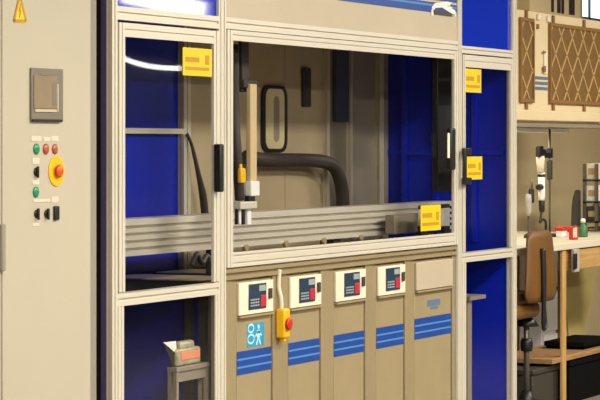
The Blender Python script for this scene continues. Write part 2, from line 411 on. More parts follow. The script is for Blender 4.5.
# right door
b = frame_mesh(3.567, 4.298, 0.958, 1.948, 0.034, 0.062, -0.004, 0.008)
d3 = b.build('door', M['alu'], mach)
MB().box(3.595, 4.27, GY, GY+0.006, 0.952, 1.89).build('glass', M['glass'], d3)
sticker(464.5, 69, 481, 92.5, GY-0.0005, d3, 'yellow warning sticker at the top of the right door')
sticker(466.5, 156.5, 482, 179.5, GY-0.0005, d3, 'yellow warning sticker beside the right door handle')
b = MB(); pr(b, 462, 148, 466.5, 155, -0.004, 0.03, 0.004); pr(b, 462, 177.5, 466.5, 184.5, -0.004, 0.03, 0.004)
pr(b, 462.6, 148, 464.6, 184.5, -0.022, 0.014, 0.004)
b.build('handle', M['black'], d3, 'black bracket handle')
# lower panes
MB().box(XL1, XA0, 0.004, 0.010, 0.12, 0.897).build('lower_pane', M['glass'], mach, 'clear pane under the left door')
lp = MB().box(XB1, XR0, 0.004, 0.010, 0.12, 0.906).build('lower_pane', M['glass'], mach, 'clear pane under the right door')
for parent_, x0, x1 in ((mach, XL1+0.001, 0.05), (mach, 0.808, XA0-0.001), (mach, XB1+0.001, 3.612)):
    vprof(MB(), x0, x1, -0.003, 0.003, 0.121, 0.896 if x1 < 1 else 0.905, 1, False, 0.008, 0.003).build('pane_stile', M['alu'], parent_)
rail(XL1, XA0, 0.07, 0.12); rail(XB1, XR0, 0.07, 0.12)
# upper panels
MB().box(XL1, XA0, 0.014, 0.022, 2.012, ZR-0.05).build('top_panel', M['blue_gloss'], mach, 'glossy blue top panel at the left')
MB().box(XB1, XR0, 0.014, 0.022, 1.992, ZR-0.05).build('top_panel', M['blue_gloss'], mach, 'bright blue top panel at the right')
fp = MB().box(XA1, XB0, 0.006, 0.022, 2.012, ZR-0.05).build('fascia', M['fascia'], mach, 'beige sheet metal fascia')
b = MB(); FY = 0.006
zf = lambda px, py: W(px, py, FY).z
zb = zf(400, 8.2); hs = 0.050
xS = W(338, 0, FY).x
for k in range(4):
    z0 = zb+k*(hs+0.012)
    b.m = 0; b.box(xS, XB0-0.002, FY-0.002, FY, z0, z0+hs); b.m = 1; b.box(xS, XB0-0.002, FY-0.0025, FY, z0+hs*0.62, z0+hs*0.80)
b.build('blue_stripes', [M['stripe'], M['stripe2']], fp)
# white looped emblem over the stripes
b = MB(); LY = FY-0.003
pts = [W(432.2, 15.5, LY), W(432.2, 9.5, LY), W(435, 5.5, LY), W(442, 5.0, LY), W(449, 9.5, LY), W(455, 13, LY), W(455.5, 16, LY)]
for q0, q1 in zip(pts, pts[1:]): b.bar(q0, q1, 0.024, 0.003)
pts = [W(440, 4.5, LY), W(447, 3.5, LY), W(452, 5, LY), W(449, 9, LY)]
for q0, q1 in zip(pts, pts[1:]): b.bar(q0, q1, 0.020, 0.0034)
b.m = 1; pr(b, 434.2, 11, 452, 15.6, FY-0.002, 0.0015)
b.build('emblem', [M['white'], M['charcoal']], fp, 'white looped emblem on the stripes')
# side, roof, back
b = MB(); b.box(XL0+0.004, XL0+0.010, AY1, DP-0.045, 0.08, ZR-0.02)  # shade between cabinet and machine is put into the panel's black colour
b.build('side_panel', M['black'], mach, 'left side panel painted black for the shade in the gap')
MB().box(XL0-0.004, XL0+0.012, 0.024, 0.046, 0.05, ZR).build('reflection_strip', M['strip'], mach, 'blue reflection painted as a dull purple strip along the corner post')  # added strip, its colour paints the blue panel's reflection by the post
eb = MB().box(XR0+0.006, XR0+0.012, AY1, DP-0.045, 0.05, ZR-0.02).build('end_panel', M['blue'], mach, 'blue right end panel')
b = MB()
for y_ in (0.20, 0.42, 0.60): b.box(XR0-0.014, XR0+0.005, y_, y_+0.03, 0.98, ZR-0.05)
b.box(XR0-0.010, XR0+0.005, 0.05, DP-0.05, 1.44, 1.47)
b.build('panel_rib', M['blue'], eb)
MB().box(XL0, XR1, 0.0, DP, ZR, ZR+0.02).build('roof', M['fascia'], mach)
YB = DP-0.05
# back wall: blue section, upright profile, beige and grey sheets
xq0 = W(178, 144, YB).x; xq1 = W(185, 144, YB).x
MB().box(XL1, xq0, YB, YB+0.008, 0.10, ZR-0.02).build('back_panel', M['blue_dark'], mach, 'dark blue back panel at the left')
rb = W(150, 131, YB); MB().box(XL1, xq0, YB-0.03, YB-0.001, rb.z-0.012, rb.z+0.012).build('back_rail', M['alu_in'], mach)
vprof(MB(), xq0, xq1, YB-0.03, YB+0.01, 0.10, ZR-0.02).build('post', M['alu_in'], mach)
xg = W(328, 144, YB).x; xe2 = W(379, 144, YB).x; xe3 = W(386, 144, YB-0.03).x
MB().box(xq1, W(285, 144, YB).x-0.003, YB, YB+0.008, 0.10, ZR-0.02).build('back_panel', M['inwall'], mach, 'beige back sheet')
MB().box(W(285, 144, YB).x+0.003, xg, YB, YB+0.008, 0.10, ZR-0.02).build('back_panel', M['inwall'], mach, 'beige back sheet behind the hose')
MB().box(xg+0.006, XR0, YB, YB+0.008, 0.10, ZR-0.02).build('back_panel', M['inwall2'], mach, 'grey back sheet at the right')
for px in (329, 352, 382):
    a = W(px, 144, YB-0.03).x; w_ = 0.05 if px == 382 else 0.022
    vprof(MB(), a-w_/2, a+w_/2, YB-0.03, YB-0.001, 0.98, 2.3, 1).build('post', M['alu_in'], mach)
a = W(450, 144, 0.12).x
MB().box(a-0.22, a, 0.10, 0.13, 1.26, ZR-0.05, 0.004).build('cable_duct', M['black'], mach, 'black upright cable duct')
# lower compartments
MB().box(XL1, XR0, 0.06, YB-0.01, 0.915, 0.935).build('deck_plate', M['dark'], mach, 'dark deck plate')
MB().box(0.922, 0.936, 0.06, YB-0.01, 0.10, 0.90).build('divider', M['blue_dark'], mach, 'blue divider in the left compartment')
for px in (186, 200):
    # slim uprights in front of the divider
    u = (px-300)/2500.0; t = (0.90-CAM.x)/(u*CS+SN); yy = CAM.y+(-u*SN+CS)*t
    MB().box(0.885, 0.912, yy-0.03, yy+0.0, 0.10, 0.90).build('upright', M['charcoal'], mach, 'dark slim upright')
# right compartment dividing sheet
MB().box(XB0+0.01, XB0+0.02, 0.08, YB-0.01, 0.10, 0.90).build('divider', M['blue'], mach)
b = MB(); a = W(470, 300, 0.10)
b.box(a.x-0.03, a.x+0.03, 0.10, 0.14, 0.1, a.z, 0.003); b.box(a.x-0.05, a.x+0.18, 0.08, 0.3, a.z, a.z+0.02)
b.build('bracket', M['inwall2'], mach, 'grey upright bracket in the right compartment')

# round-cornered sight window on the back sheet
def rrect(x0, x1, z0, z1, r, n=6):
    P = []
    for cx, cz, a0 in ((x1-r, z1-r, 0), (x0+r, z1-r, 90), (x0+r, z0+r, 180), (x1-r, z0+r, 270)):
        for k in range(n+1):
            a = math.radians(a0+90*k/n); P.append((cx+r*math.cos(a), cz+r*math.sin(a)))
    return P
a, c = W(264, 85, YB-0.02), W(289, 152, YB-0.02)
sw = MB().prism(rrect(a.x, c.x, c.z, a.z, 0.06), 'y', YB-0.012, YB-0.001).build('sight_window', M['black'], mach, 'round cornered sight window with a black rim')
b = MB(); b.prism(rrect(a.x+0.035, c.x-0.04, c.z+0.016, a.z-0.016, 0.045), 'y', YB-0.0145, YB-0.0115)
b.m = 1; b.prism(rrect(a.x+0.12, c.x-0.10, c.z+0.05, a.z-0.05, 0.03), 'y', YB-0.0155, YB-0.014)
b.build('pane', [M['sight'], M['inwall2']], sw, 'pale pane of the sight window')
b = MB(); pr(b, 301, 68, 308, 107, YB-0.001, 0.02, 0.006)
MB().box(W(332, 80, YB).x, W(344, 80, YB).x, YB-0.029, YB-0.001, W(338, 122, YB).z, W(338, 50, YB).z, 0.004).build('control_box', M['duct'], mach, 'dark blue grey upright box on the back sheet')
b.build('junction_box', M['hose'], mach, 'small dark box high on the back sheet')

# ------------------------------------------------------------------ things inside the enclosure
# ridged conveyor beam
z0, z1, by = 1.052, 1.2, 0.30
P = [(by, z0)]; n = 5
for k in range(n):
    h0 = z0+(z1-z0)*k/n; h1 = z0+(z1-z0)*(k+1)/n
    P += [(by, h0+0.004), (by, h1-0.012), (by+0.02, h1-0.012), (by+0.02, h1)] if k < n-1 else [(by, h0+0.004), (by, h1)]
P += [(by+0.10, z1), (by+0.10, z0)]
bt = thing('conveyor_beam', 'long ridged aluminium conveyor beam running through the machine', 'conveyor', (2.1, 0.35, 0.935))
MB().prism(P, 'x', XL1+0.05, 4.2).build('beam', M['alu'], bt)
b = MB()
for x in (0.3, 1.5, 2.7, 3.9): b.box(x, x+0.08, by+0.02, by+0.09, 0.936, z0)
b.build('support_foot', M['charcoal'], bt, 'dark support feet')
b = MB()
for px, py in ((245, 248), (285, 244), (323, 241), (360, 238)):
    p = W(px, py, by); b.cyl((p.x, by-0.012, p.z), (p.x, by+0.005, p.z), 0.016, n=10)
b.build('clamp_screw', M['steel'], bt)

# pick-up head hanging at the left of the wide window
hy = 0.16
A = W(247.5, 86, hy); B_ = W(247.5, 190, hy)
ht = thing('gripper_head', 'cream pick-up arm with fork gripper hanging behind the wide window', 'gripper', (A.x, hy, W(247, 225, hy).z))
pr(MB(), 246, 84, 252.5, 184, hy, 0.022, 0.004).build('column', M['column'], ht)
pr(MB(), 238, -60, 245, 92, hy+0.03, 0.02, 0.004).build('mast', M['hose'], ht, 'dark mast above the arm')
pr(MB(), 238, 80, 251, 88, hy+0.02, 0.03, 0.004).build('mast_bracket', M['hose'], ht, 'dark bracket')
pr(MB(), 245, 181, 253.5, 196, hy-0.005, 0.03, 0.004).build('carriage', M['white'], ht)
pr(MB(), 244, 195.5, 250, 202, hy-0.005, 0.025, 0.003).build('clamp', M['black'], ht, 'black clamp')
pr(MB(), 233.5, 201.5, 250, 209, hy-0.01, 0.035, 0.004).build('crossbar', M['alu'], ht)
for x0, x1, m in ((234.5, 236, 'black'), (237, 238.8, 'white'), (240.5, 242.8, 'black'), (245, 249, 'white')):
    pr(MB(), x0, 208.5, x1, 224.5, hy-0.015, 0.012, 0.002).build('finger', M[m], ht, m+' gripper finger')
b = MB(); pr(b, 237, 168, 242, 183, hy-0.01, 0.02, 0.006); pr(b, 238.5, 164, 240.5, 169, hy-0.015, 0.01, 0.003)
b.build('sensor', M['ybox'], ht, 'yellow sensor block')
b = MB(); b.tube([W(234, 44, hy+0.02), W(234.5, 110, hy+0.02), W(236.5, 150, hy), W(240, 200, hy)], 0.022, 10, True)
b.build('cable', M['hose'], ht, 'dark sloping cable')

# thick hose along the back sheet
hp = [W(246, 157, YB-0.04), W(250, 158, YB-0.045), W(268, 160, YB-0.07), W(300, 160, YB-0.07), W(322, 161.5, YB-0.08), W(334, 167, YB-0.09), W(340, 180, YB-0.10), W(342.5, 196, YB-0.10), W(343, 212, YB-0.10)]
o = MB().tube(hp, 0.034, 14, True).build('suction_hose', M['hose'], None, None, hp[0])
tag(o, 'thick dark brown hose bending down behind the conveyor beam', 'hose')
# thin hose in left bay
hp = [W(187, 134, YB-0.04), W(192, 146, YB-0.05), W(198, 172, YB-0.06), W(203, 196, YB-0.06), W(205.5, 222, YB-0.06)]
o = MB().tube(hp, [0.008, 0.008, 0.011, 0.018, 0.018], 10, True).build('drain_hose', M['hose'], None, None, hp[-1])
tag(o, 'thin dark hose sloping down behind the left door', 'hose')
# tangled grey cables under the beam, left bay
hp = [W(192, 266, 0.2), W(197, 254, 0.19), W(202, 263, 0.18), W(207, 256, 0.18), W(213, 268, 0.17)]
hp = [Vector((p.x, p.y, max(p.z, 0.95))) for p in hp]
o = MB().tube(hp, 0.012, 8, True).build('grey_cable', M['charcoal'], None, None, hp[0])
tag(o, 'dark grey looped cable lying under the beam behind the left door', 'cable')

# white machine block at right end of the deck
wt = thing('marking_unit', 'white block unit with dark feet behind the yellow sticker', 'unit', (W(430, 232, 0.1).x, 0.12, 0.936))
pr(MB(), 418, 208.5, 446, 227, 0.10, 0.022, 0.004).build('housing', M['white'], wt)
for px in (420, 443.5):
    a = W(px, 230, 0.10); MB().box(a.x-0.04, a.x+0.04, 0.08, 0.098, 0.936, W(px, 226, 0.1).z).build('foot', M['black'], wt)
pr(MB(), 418, 204.5, 446, 208.4, 0.10, 0.022, 0.003).build('cover', M['hose'], wt, 'dark top cover')
b = MB(); pr(b, 385, 214, 413, 233, 0.26, 0.05, 0.004)
o = b.build('transfer_block', M['inwall2'], None, None, (W(399, 230, 0.25).x, 0.25, 1.06))
tag(o, 'dull grey block on the conveyor beam left of the white unit', 'block')

# ------------------------------------------------------------------ process units under the window
UY = 0.02
mz0, mz1 = 0.949, 0.992
hprof(MB(), XA1+0.004, XB0-0.004, 0.005, 0.06, mz0, mz1, 1, 0.012, 0.012).build('unit_header', M['steel_post'], mach, 'tan metal header above the drawer units')
edges = [(236.5, 271.3), (288, 319.5), (333.5, 364), (376, 403.6), (414.3, 451)]
ulab = ['tan process unit with a cyan sticker, leftmost under the window', 'tan process unit right of the yellow emergency stop box',
        'middle tan process unit under the wide window', 'tan process unit with display left of the blank one',
        'wide tan process unit with blank cream plate and no display']
UX = [(W(a, 300, UY).x, W(c, 300, UY).x) for a, c in edges]
for i, (x0, x1) in enumerate(UX):
    t = thing('process_unit', ulab[i], 'process unit', ((x0+x1)/2, UY+0.3, 0.06), 'process units under the wide window')
    MB().box(x0+0.003, x1-0.003, UY, 0.66, 0.06, 0.94, 0.003).build('body', M['steel'], t)
    last = i == 4
    w = x1-x0
    zt, zbm = 0.931, 0.797
    pl = MB().box(x0+0.004, x1-0.004, UY-0.012, UY, zbm, zt, 0.003).build('front_plate', M['cream'] if not last else M['fascia'], t, 'cream control plate' if not last else 'blank cream plate')
    if not last:
        y = UY-0.012; F = lambda u: x0+w*u; V = lambda v: zt-(zt-zbm)*v
        b = MB(); b.box(F(0.26), F(0.76), y-0.004, y, V(0.86), V(0.07), 0.002)
        b.m = 1; b.box(F(0.54), F(0.73), y-0.006, y-0.003, V(0.31), V(0.13))
        for r_ in range(3):
            for c_ in range(4): b.box(F(0.30+c_*0.065), F(0.345+c_*0.065), y-0.006, y-0.003, V(0.58+r_*0.09), V(0.53+r_*0.09))
        b.build('display', [M['screen'], M['key']], pl, 'dark display with grey keys')
        MB().box(F(0.58), F(0.74), y-0.008, y-0.004, V(0.80), V(0.44), 0.002).build('button', M['redkey'], pl, 'crimson button')
        MB().box(F(0.83), F(0.92), y-0.008, y-0.001, V(0.58), V(0.26), 0.002).build('switch', M['charcoal'], pl, 'dark rocker switch')
    MB().box(x0+0.004, x1-0.004, UY-0.018, UY-0.0, zbm-0.012, zbm-0.003, 0.002).build('grip_edge', M['steel_post'], t)
    b = MB(); s0, s1 = (0.553, 0.650) if not last else (0.562, 0.662); sh = (s1-s0)/3
    for k in range(3):
        b.m = 0; b.box(x0+0.003, x1-0.003, UY-0.0015, UY, s0+k*sh, s0+(k+1)*sh-0.001)
        if k < 2: b.m = 1; b.box(x0+0.003, x1-0.003, UY-0.002, UY, s0+(k+1)*sh-0.006, s0+(k+1)*sh+0.002)
    b.build('blue_stripes', [M['stripe'], M['stripe2']], t, 'three blue stripes')
    if i == 0:
        b = MB(); pr(b, 247, 323, 263.8, 346, UY, 0.0015)
        b.m = 1
        for px, py, r_ in ((251, 328.5, 0.016), (251, 339, 0.018)):
            p = W(px, py, UY-0.0015)
            for k in range(14):
                a0, a1 = 2*math.pi*k/14, 2*math.pi*(k+1)/14
                b.bar((p.x+1.7*r_*math.cos(a0), p.y, p.z+r_*math.sin(a0)), (p.x+1.7*r_*math.cos(a1), p.y, p.z+r_*math.sin(a1)), 0.008, 0.001)
        p = W(258.5, 326.5, UY-0.0015); b.lathe([(0.010, 0), (0.010, 0.0008)], (p.x, UY-0.0015, p.z), '-y', 14)
        p = W(258.5, 336, UY-0.0015)
        for q0, q1, ww in (((0, 0.026), (0, -0.01), 0.024), ((-0.004, -0.008), (-0.02, -0.036), 0.010), ((0.004, -0.008), (0.02, -0.036), 0.010), ((0, 0.02), (0.03, 0.0), 0.008), ((0, 0.02), (-0.03, 0.0), 0.008)):
            b.bar((p.x+q0[0], p.y, p.z+q0[1]), (p.x+q1[0], p.y, p.z+q1[1]), ww, 0.001)
        b.build('sticker', [M['cyan'], M['paleblue']], t, 'cyan sticker with pale rings and figure')
    if last:
        b = MB(); p0 = W(427, 300.5, UY); p1 = W(440, 307, UY)
        b.box(p0.x, p1.x, UY-0.001, UY, p1.z+0.012, p0.z); b.box(p0.x+0.04, p1.x-0.03, UY-0.001, UY, p1.z-0.004, p1.z+0.008)
        b.build('badge', M['greyblue'], t, 'small grey blue badge')
# posts between units
gaps = [(XA1+0.004, UX[0][0]-0.004)]+[(UX[i][1]+0.004, UX[i+1][0]-0.004) for i in range(4)]+[(UX[4][1]+0.004, XB0-0.004)]
for a, c in gaps:
    b = MB(); b.box(a, a+(c-a)*0.55, UY-0.006, 0.10, 0.06, mz0, 0.002); b.box(a+(c-a)*0.57, c, UY-0.001, 0.10, 0.06, mz0, 0.002)
    b.build('unit_post', M['steel_post'], mach, 'tan metal upright between the process units')

# emergency stop box hung on the first upright
ex = W(283.3, 322, -0.01).x
t = thing('emergency_stop_box', 'yellow emergency stop box with red button on the tan upright', 'emergency stop', (ex, 0.012, W(283, 340, 0).z))
zt, zbm = W(283, 308.5, -0.01).z, W(283, 338, -0.01).z
MB().box(ex-0.030, ex+0.030, -0.030, 0.013, zbm, zt, 0.008).build('housing', M['ybox'], t)
zc = (zt+zbm)/2-0.002
MB().lathe([(0.012, 0), (0.012, 0.004), (0.026, 0.005), (0.028, 0.010), (0.022, 0.015), (0.0, 0.017)], (ex-0.002, -0.030, zc), '-y', 22).build('stop_button', M['red'], t)
MB().tube([(ex-0.005, -0.004, zt-0.004), (ex-0.008, -0.004, zt+0.04), (ex-0.012, 0.006, 0.90), (ex-0.012, 0.002, 0.97)], 0.009, 8, True).build('cable', M['cream'], t)
MB().lathe([(0.016, 0), (0.012, 0.018)], (ex, -0.008, zbm-0.016), 'z', 12).build('cable_gland', M['ybox'], t)

# table and wrapped parcel in the left lower compartment
ty = 0.037; td = 0.045
pa = W(177, 372, ty); pz = W(180, 367, ty).z
t = thing('side_table', 'narrow grey metal table inside the lower left compartment', 'table', (pa.x+0.1, ty+0.02, 0.1))
MB().box(pa.x, 0.838, ty, ty+td, pz-0.020, pz, 0.003).build('tabletop', M['inwall2'], t)
MB().box(pa.x+0.02, 0.82, ty+0.008, ty+0.02, pz-0.06, pz-0.0205).build('apron', M['inwall2'], t)
for lx in (pa.x+0.002, 0.815):
    for ly in (ty+0.003, ty+td-0.018): MB().box(lx, lx+0.018, ly, ly+0.015, 0.1, pz-0.0205).build('leg', M['inwall2'], t)
t = thing('wrapped_parcel', 'crinkled tan parcel with salmon print lying on the grey table', 'parcel', (pa.x+0.1, ty+0.02, pz))
b = MB()
b.box(pa.x+0.012, W(202, 360, ty).x, ty+0.003, ty+0.043, pz+0.001, pz+0.07, 0.012, 3)
b.box(pa.x+0.04, pa.x+0.17, ty+0.006, ty+0.04, pz+0.06, pz+0.098, 0.014, 3)
b.build('wrapping', M['foil'], t)
MB().box(pa.x+0.04, W(201.5, 360, ty).x-0.01, ty+0.0005, ty+0.006, pz+0.024, pz+0.056, 0.002).build('printed_band', M['pink'], t)
b = MB(); A = [W(163, 342.5, ty+0.02), W(175.5, 341, ty+0.02), W(176.5, 354, ty+0.02)]
b.prism([(p.x, p.z) for p in A], 'y', ty+0.018, ty+0.022)
b.m = 1; A = [W(163, 343, ty+0.02), W(176.5, 354.5, ty+0.02), W(178, 366, ty+0.02), W(172, 365, ty+0.02)]
b.prism([(p.x, p.z) for p in A], 'y', ty+0.0175, ty+0.0225)
b.build('flap', [M['white'], M['black']], t, 'white and black folded flap')

# ------------------------------------------------------------------ wall cabinet with filter panels (upper right)
CY = 0.30
zb_ = W(560, 123.5, CY).z
zt_ = W(575, 17.5, CY).z
cx0 = XR1+0.02; cx1 = 7.4
wc = thing('extraction_cabinet', 'long cream wall cabinet with brown mesh filter panels above the bench', 'cabinet', (5.5, 0.7, zb_))
MB().box(cx0, cx1, CY, RY1-0.002, zb_, zt_, 0.006).build('cabinet_body', M['unit'], wc)
zl = W(560, 111, CY).z
MB().box(cx0, cx1, CY-0.03, CY-0.001, zb_+0.012, zl, 0.008).build('light_rail', M['unit'], wc)
MB().box(cx0, cx1, CY-0.01, RY1-0.01, zb_-0.022, zb_-0.001).build('underside', M['inwall2'], wc, 'grey underside strip')
def filter_panel(px0, py0, px1, py1, pitch):
    y = CY; a, c = W(px0, py0, y), W(px1, py0, y); z1 = W(px0, py0, y).z; z0 = W(px0, py1, y).z
    x0, x1 = a.x, c.x if px1 < 600 else a.x+1.25
    b = MB(); fwid = 0.022
    b.box(x0, x1, y-0.018, y-0.0005, z0, z0+fwid, 0.003); b.box(x0, x1, y-0.018, y-0.0005, z1-fwid, z1, 0.003)
    b.box(x0, x0+fwid*0.8, y-0.018, y-0.0005, z0+fwid, z1-fwid); b.box(x1-fwid*0.8, x1, y-0.018, y-0.0005, z0+fwid, z1-fwid)
    fpn = b.build('filter_panel', M['brown_frame'], wc, 'brown filter panel with diamond mesh')
    MB().box(x0+0.02, x1-0.02, y-0.010, y-0.002, z0+0.02, z1-0.02).build('filter_mat', M['brown_mesh'], fpn)
    X0, X1, Z0, Z1 = x0+fwid*0.8, x1-fwid*0.8, z0+fwid, z1-fwid
    b = MB(); k = -40
    for sgn in (1, -1):
        for k in range(-30, 60):
            off = X0+k*pitch+(0.5*pitch if sgn < 0 else 0.0)+0.03
            # line x = off + sgn*(z-Z0); clip
            def xz(z): return off+sgn*(z-Z0)*0.95
            zs = Z0; ze = Z1
            def zx(x): return Z0+(x-off)/sgn/0.95
            za, zb2 = sorted((zx(X0), zx(X1)))
            zs, ze = max(zs, za), min(ze, zb2)
            if ze-zs > 0.01: b.bar((xz(zs), y-0.0125, zs), (xz(ze), y-0.0125, ze), 0.010, 0.005)
    b.build('diamond_mesh', M['mesh_line'], fpn, 'pale diamond wire mesh')
    for u in ((0.5,) if px1 < 600 else (0.06, 0.52, 0.95)):
        for zz in (z0-0.045, z1-0.005):
            MB().box(x0+(x1-x0)*u-0.014, x0+(x1-x0)*u+0.014, y-0.014, y-0.0005, zz, zz+0.05, 0.003).build('latch', M['brown_frame'], fpn)
filter_panel(518.5, 17, 532, 102.5, 0.205)
filter_panel(548, 22.5, 640, 103.5, 0.205)
b = MB()
for k in range(3): pr(b, 532.6, 76.5+k*5.2, 547.4, 79.6+k*5.2, CY, 0.002)
b.build('blue_stripes', M['greyblue'], wc, 'three grey blue stripes')
b = MB(); pr(b, 536.2, 24, 538.2, 29, CY, 0.008, 0.003); b.build('hook', M['brown_frame'], wc)
p = W(544, 50, CY); b = MB(); pr(b, 543, 50, 546, 74, CY, 0.012, 0.004); b.m = 1; pr(b, 543.2, 51, 545.8, 53, CY-0.012, 0.003); pr(b, 543.5, 66, 545.5, 72, CY-0.012, 0.004)
b.build('catch', [M['cream'], M['brown_frame']], wc, 'cream catch beside the mesh panel')
for q in ((536, 14.5, 539, 20), (546, 16, 548.5, 22)): pr(MB(), *q, CY, 0.015, 0.004).build('hinge', M['cream'], wc)

# narrow wall cupboard with dark slots above
cy = 0.85
a = W(545, 5, cy); c = W(580.5, 5, cy); z0 = zt_+0.001
t = thing('wall_cupboard', 'cream cupboard with dark upright slots standing on the long cabinet', 'cupboard', ((a.x+c.x)/2, 1.0, z0))
MB().box(W(530, 5, cy).x, c.x, cy, RY1-0.002, z0, 3.0, 0.004).build('body', M['unit'], t)
for x0, x1 in ((551, 553.2), (557, 560), (561.2, 563.5), (568.8, 574)):
    b = MB(); q0, q1 = W(x0, 0, cy), W(x1, 0, cy); zz = W((x0+x1)/2, 12+(x0-551)*0.16, cy).z
    b.box(q0.x, q1.x, cy-0.006, cy, zz, 2.9, 0.002); b.build('slot', M['hose'], t, 'dark upright slot')

tl = thing('added_fill_strip', 'slim white strip added under the long cream wall cabinet to hold a fill light', 'lamp', (5.6, 0.62, zb_-0.024))  # unseen fill light added to brighten the wall behind the bench
MB().box(4.9, 6.9, 0.56, 0.66, zb_-0.05, zb_-0.0235, 0.004).build('fill_strip_body', M['white'], tl)
lo = area('added_fill_light', (5.9, 0.61, zb_-0.056), 1.9, 0.06, 7, (1.0, 0.9, 0.72)); lo.parent = tl; lo.location = Vector((5.9, 0.61, zb_-0.056))-tl.location
# ------------------------------------------------------------------ bench
BY = 0.10
bz = W(580, 241.5, BY).z; bx0 = XR1+0.03; bx1 = 7.2
bn = thing('workbench', 'wooden workbench with pale top under the cream wall cabinet', 'workbench', (5.7, 0.6, 0))
MB().box(bx0, bx1, BY, RY1-0.01, bz-0.04, bz, 0.005).build('worktop', M['benchtop'], bn)
l0, l1 = W(563, 300, BY+0.01).x, W(566.5, 300, BY+0.01).x
MB().box(l0, l1, BY+0.01, BY+0.03, 0, bz-0.041, 0.005).build('leg', M['pine'], bn, 'front pine leg')
MB().box(bx1-0.08, bx1-0.03, BY+0.01, BY+0.03, 0, bz-0.041, 0.004).build('leg', M['pine'], bn, 'front pine leg')
for x_ in (bx0+0.02, bx1-0.1):
    MB().box(x_, x_+0.07, 0.95, 1.02, 0, bz-0.041, 0.005).build('leg', M['pine'], bn)
a0 = W(577.5, 260, BY+0.012).x
zz0, zz1 = W(588, 268, BY+0.012).z, bz-0.041
dr = MB().box(a0, a0+0.95, BY+0.012, BY+0.032, zz0, zz1-0.006, 0.004).build('drawer', M['pine_x'], bn)
MB().box(l1, bx1-0.02, BY+0.035, BY+0.06, zz0+0.0, zz1).build('apron', M['pine_x'], bn)
pr(MB(), 571, 249, 576, 272, BY+0.012, 0.022, 0.004).build('socket_box', M['pale_grey'], bn, 'grey socket box under the worktop')
pr(MB(), 573, 253.5, 575.2, 269, BY-0.010, 0.014, 0.004).build('plug', M['black'], bn, 'black plug')
MB().box(W(564, 300, 0.80).x, bx1, 0.80, 0.82, 0.05, bz-0.045).build('back_panel', M['khaki'], bn, 'khaki back panel')
sx0, sx1 = W(531, 365, 0.25).x, W(577, 352, 0.25).x
sz = W(550, 358, 0.16).z
MB().box(sx0, sx1+0.3, 0.12, 0.50, sz-0.03, sz, 0.004).build('shelf', M['shelf'], bn, 'low brown shelf board')

# board leaning on the khaki panel
b = MB(); A = [W(601, 268, 0.5), W(578, 352, 0.42)]
q0 = W(600, 272, 0.58); q1 = W(580, 350, 0.55)
sl = (q0.x-q1.x)/(q0.z-q1.z); ztop = bz-0.06
P0 = [(q0.x+(ztop-q0.z)*sl, ztop), (q0.x-q0.z*sl, 0.002), (6.9, 0.002), (6.9, ztop)]
verts_f = [b.bm.verts.new((x, 0.62-(ztop-z)*0.1, z)) for x, z in P0]; verts_b = [b.bm.verts.new((x, 0.632-(ztop-z)*0.1, z)) for x, z in P0]
b._done([b.bm.faces.new(verts_f), b.bm.faces.new(verts_b[::-1])]+[b.bm.faces.new((verts_f[i], verts_b[i], verts_b[(i+1) % 4], verts_f[(i+1) % 4])) for i in range(4)])
o = b.build('leaning_board', M['khaki_l'], None, None, (q1.x+0.5, 0.55, 0.002))
tag(o, 'light khaki board leaning under the bench at the right edge', 'board')
# dark crates on the floor under the shelf
def crate(px0, px1, y, ztop, m, label, d=0.34, z0=0.0):
    x0 = W(px0, 370, y).x; x1 = x0+ (W(px1, 370, y).x-x0)
    t = thing('storage_box', label, 'box', ((x0+x1)/2, y+d/2, z0))
    MB().box(x0, x1, y, y+d, z0, ztop-0.03, 0.008).build('body', M[m], t)
    MB().box(x0-0.008, x1+0.008, y-0.008, y+d+0.008, ztop-0.03, ztop, 0.006).build('lid', M[m], t)
crate(533, 558, 0.16, sz-0.045, 'charcoal', 'dark grey box on the floor under the brown shelf')
crate(569.5, 610, 0.13, sz-0.04, 'dark', 'black box on the floor right of the pine leg')
crate(584, 612, 0.16, sz+0.045, 'dark', 'flat black box lying on the right end of the shelf', 0.24, sz)
# pale pedestal behind the chair
x0, x1 = W(545, 330, 0.62).x, W(559, 330, 0.62).x
t = thing('pedestal_cabinet', 'pale grey metal pedestal under the bench behind the chair', 'cabinet', ((x0+x1)/2, 0.8, 0))
MB().box(x0, x1, 0.64, 0.79, 0.02, bz-0.06, 0.006).build('body', M['pedestal'], t)
for k in range(3): MB().box(x0+0.01, x1-0.01, 0.625, 0.639, 0.06+k*0.27, 0.31+k*0.27, 0.004).build('drawer', M['pedestal'], t)

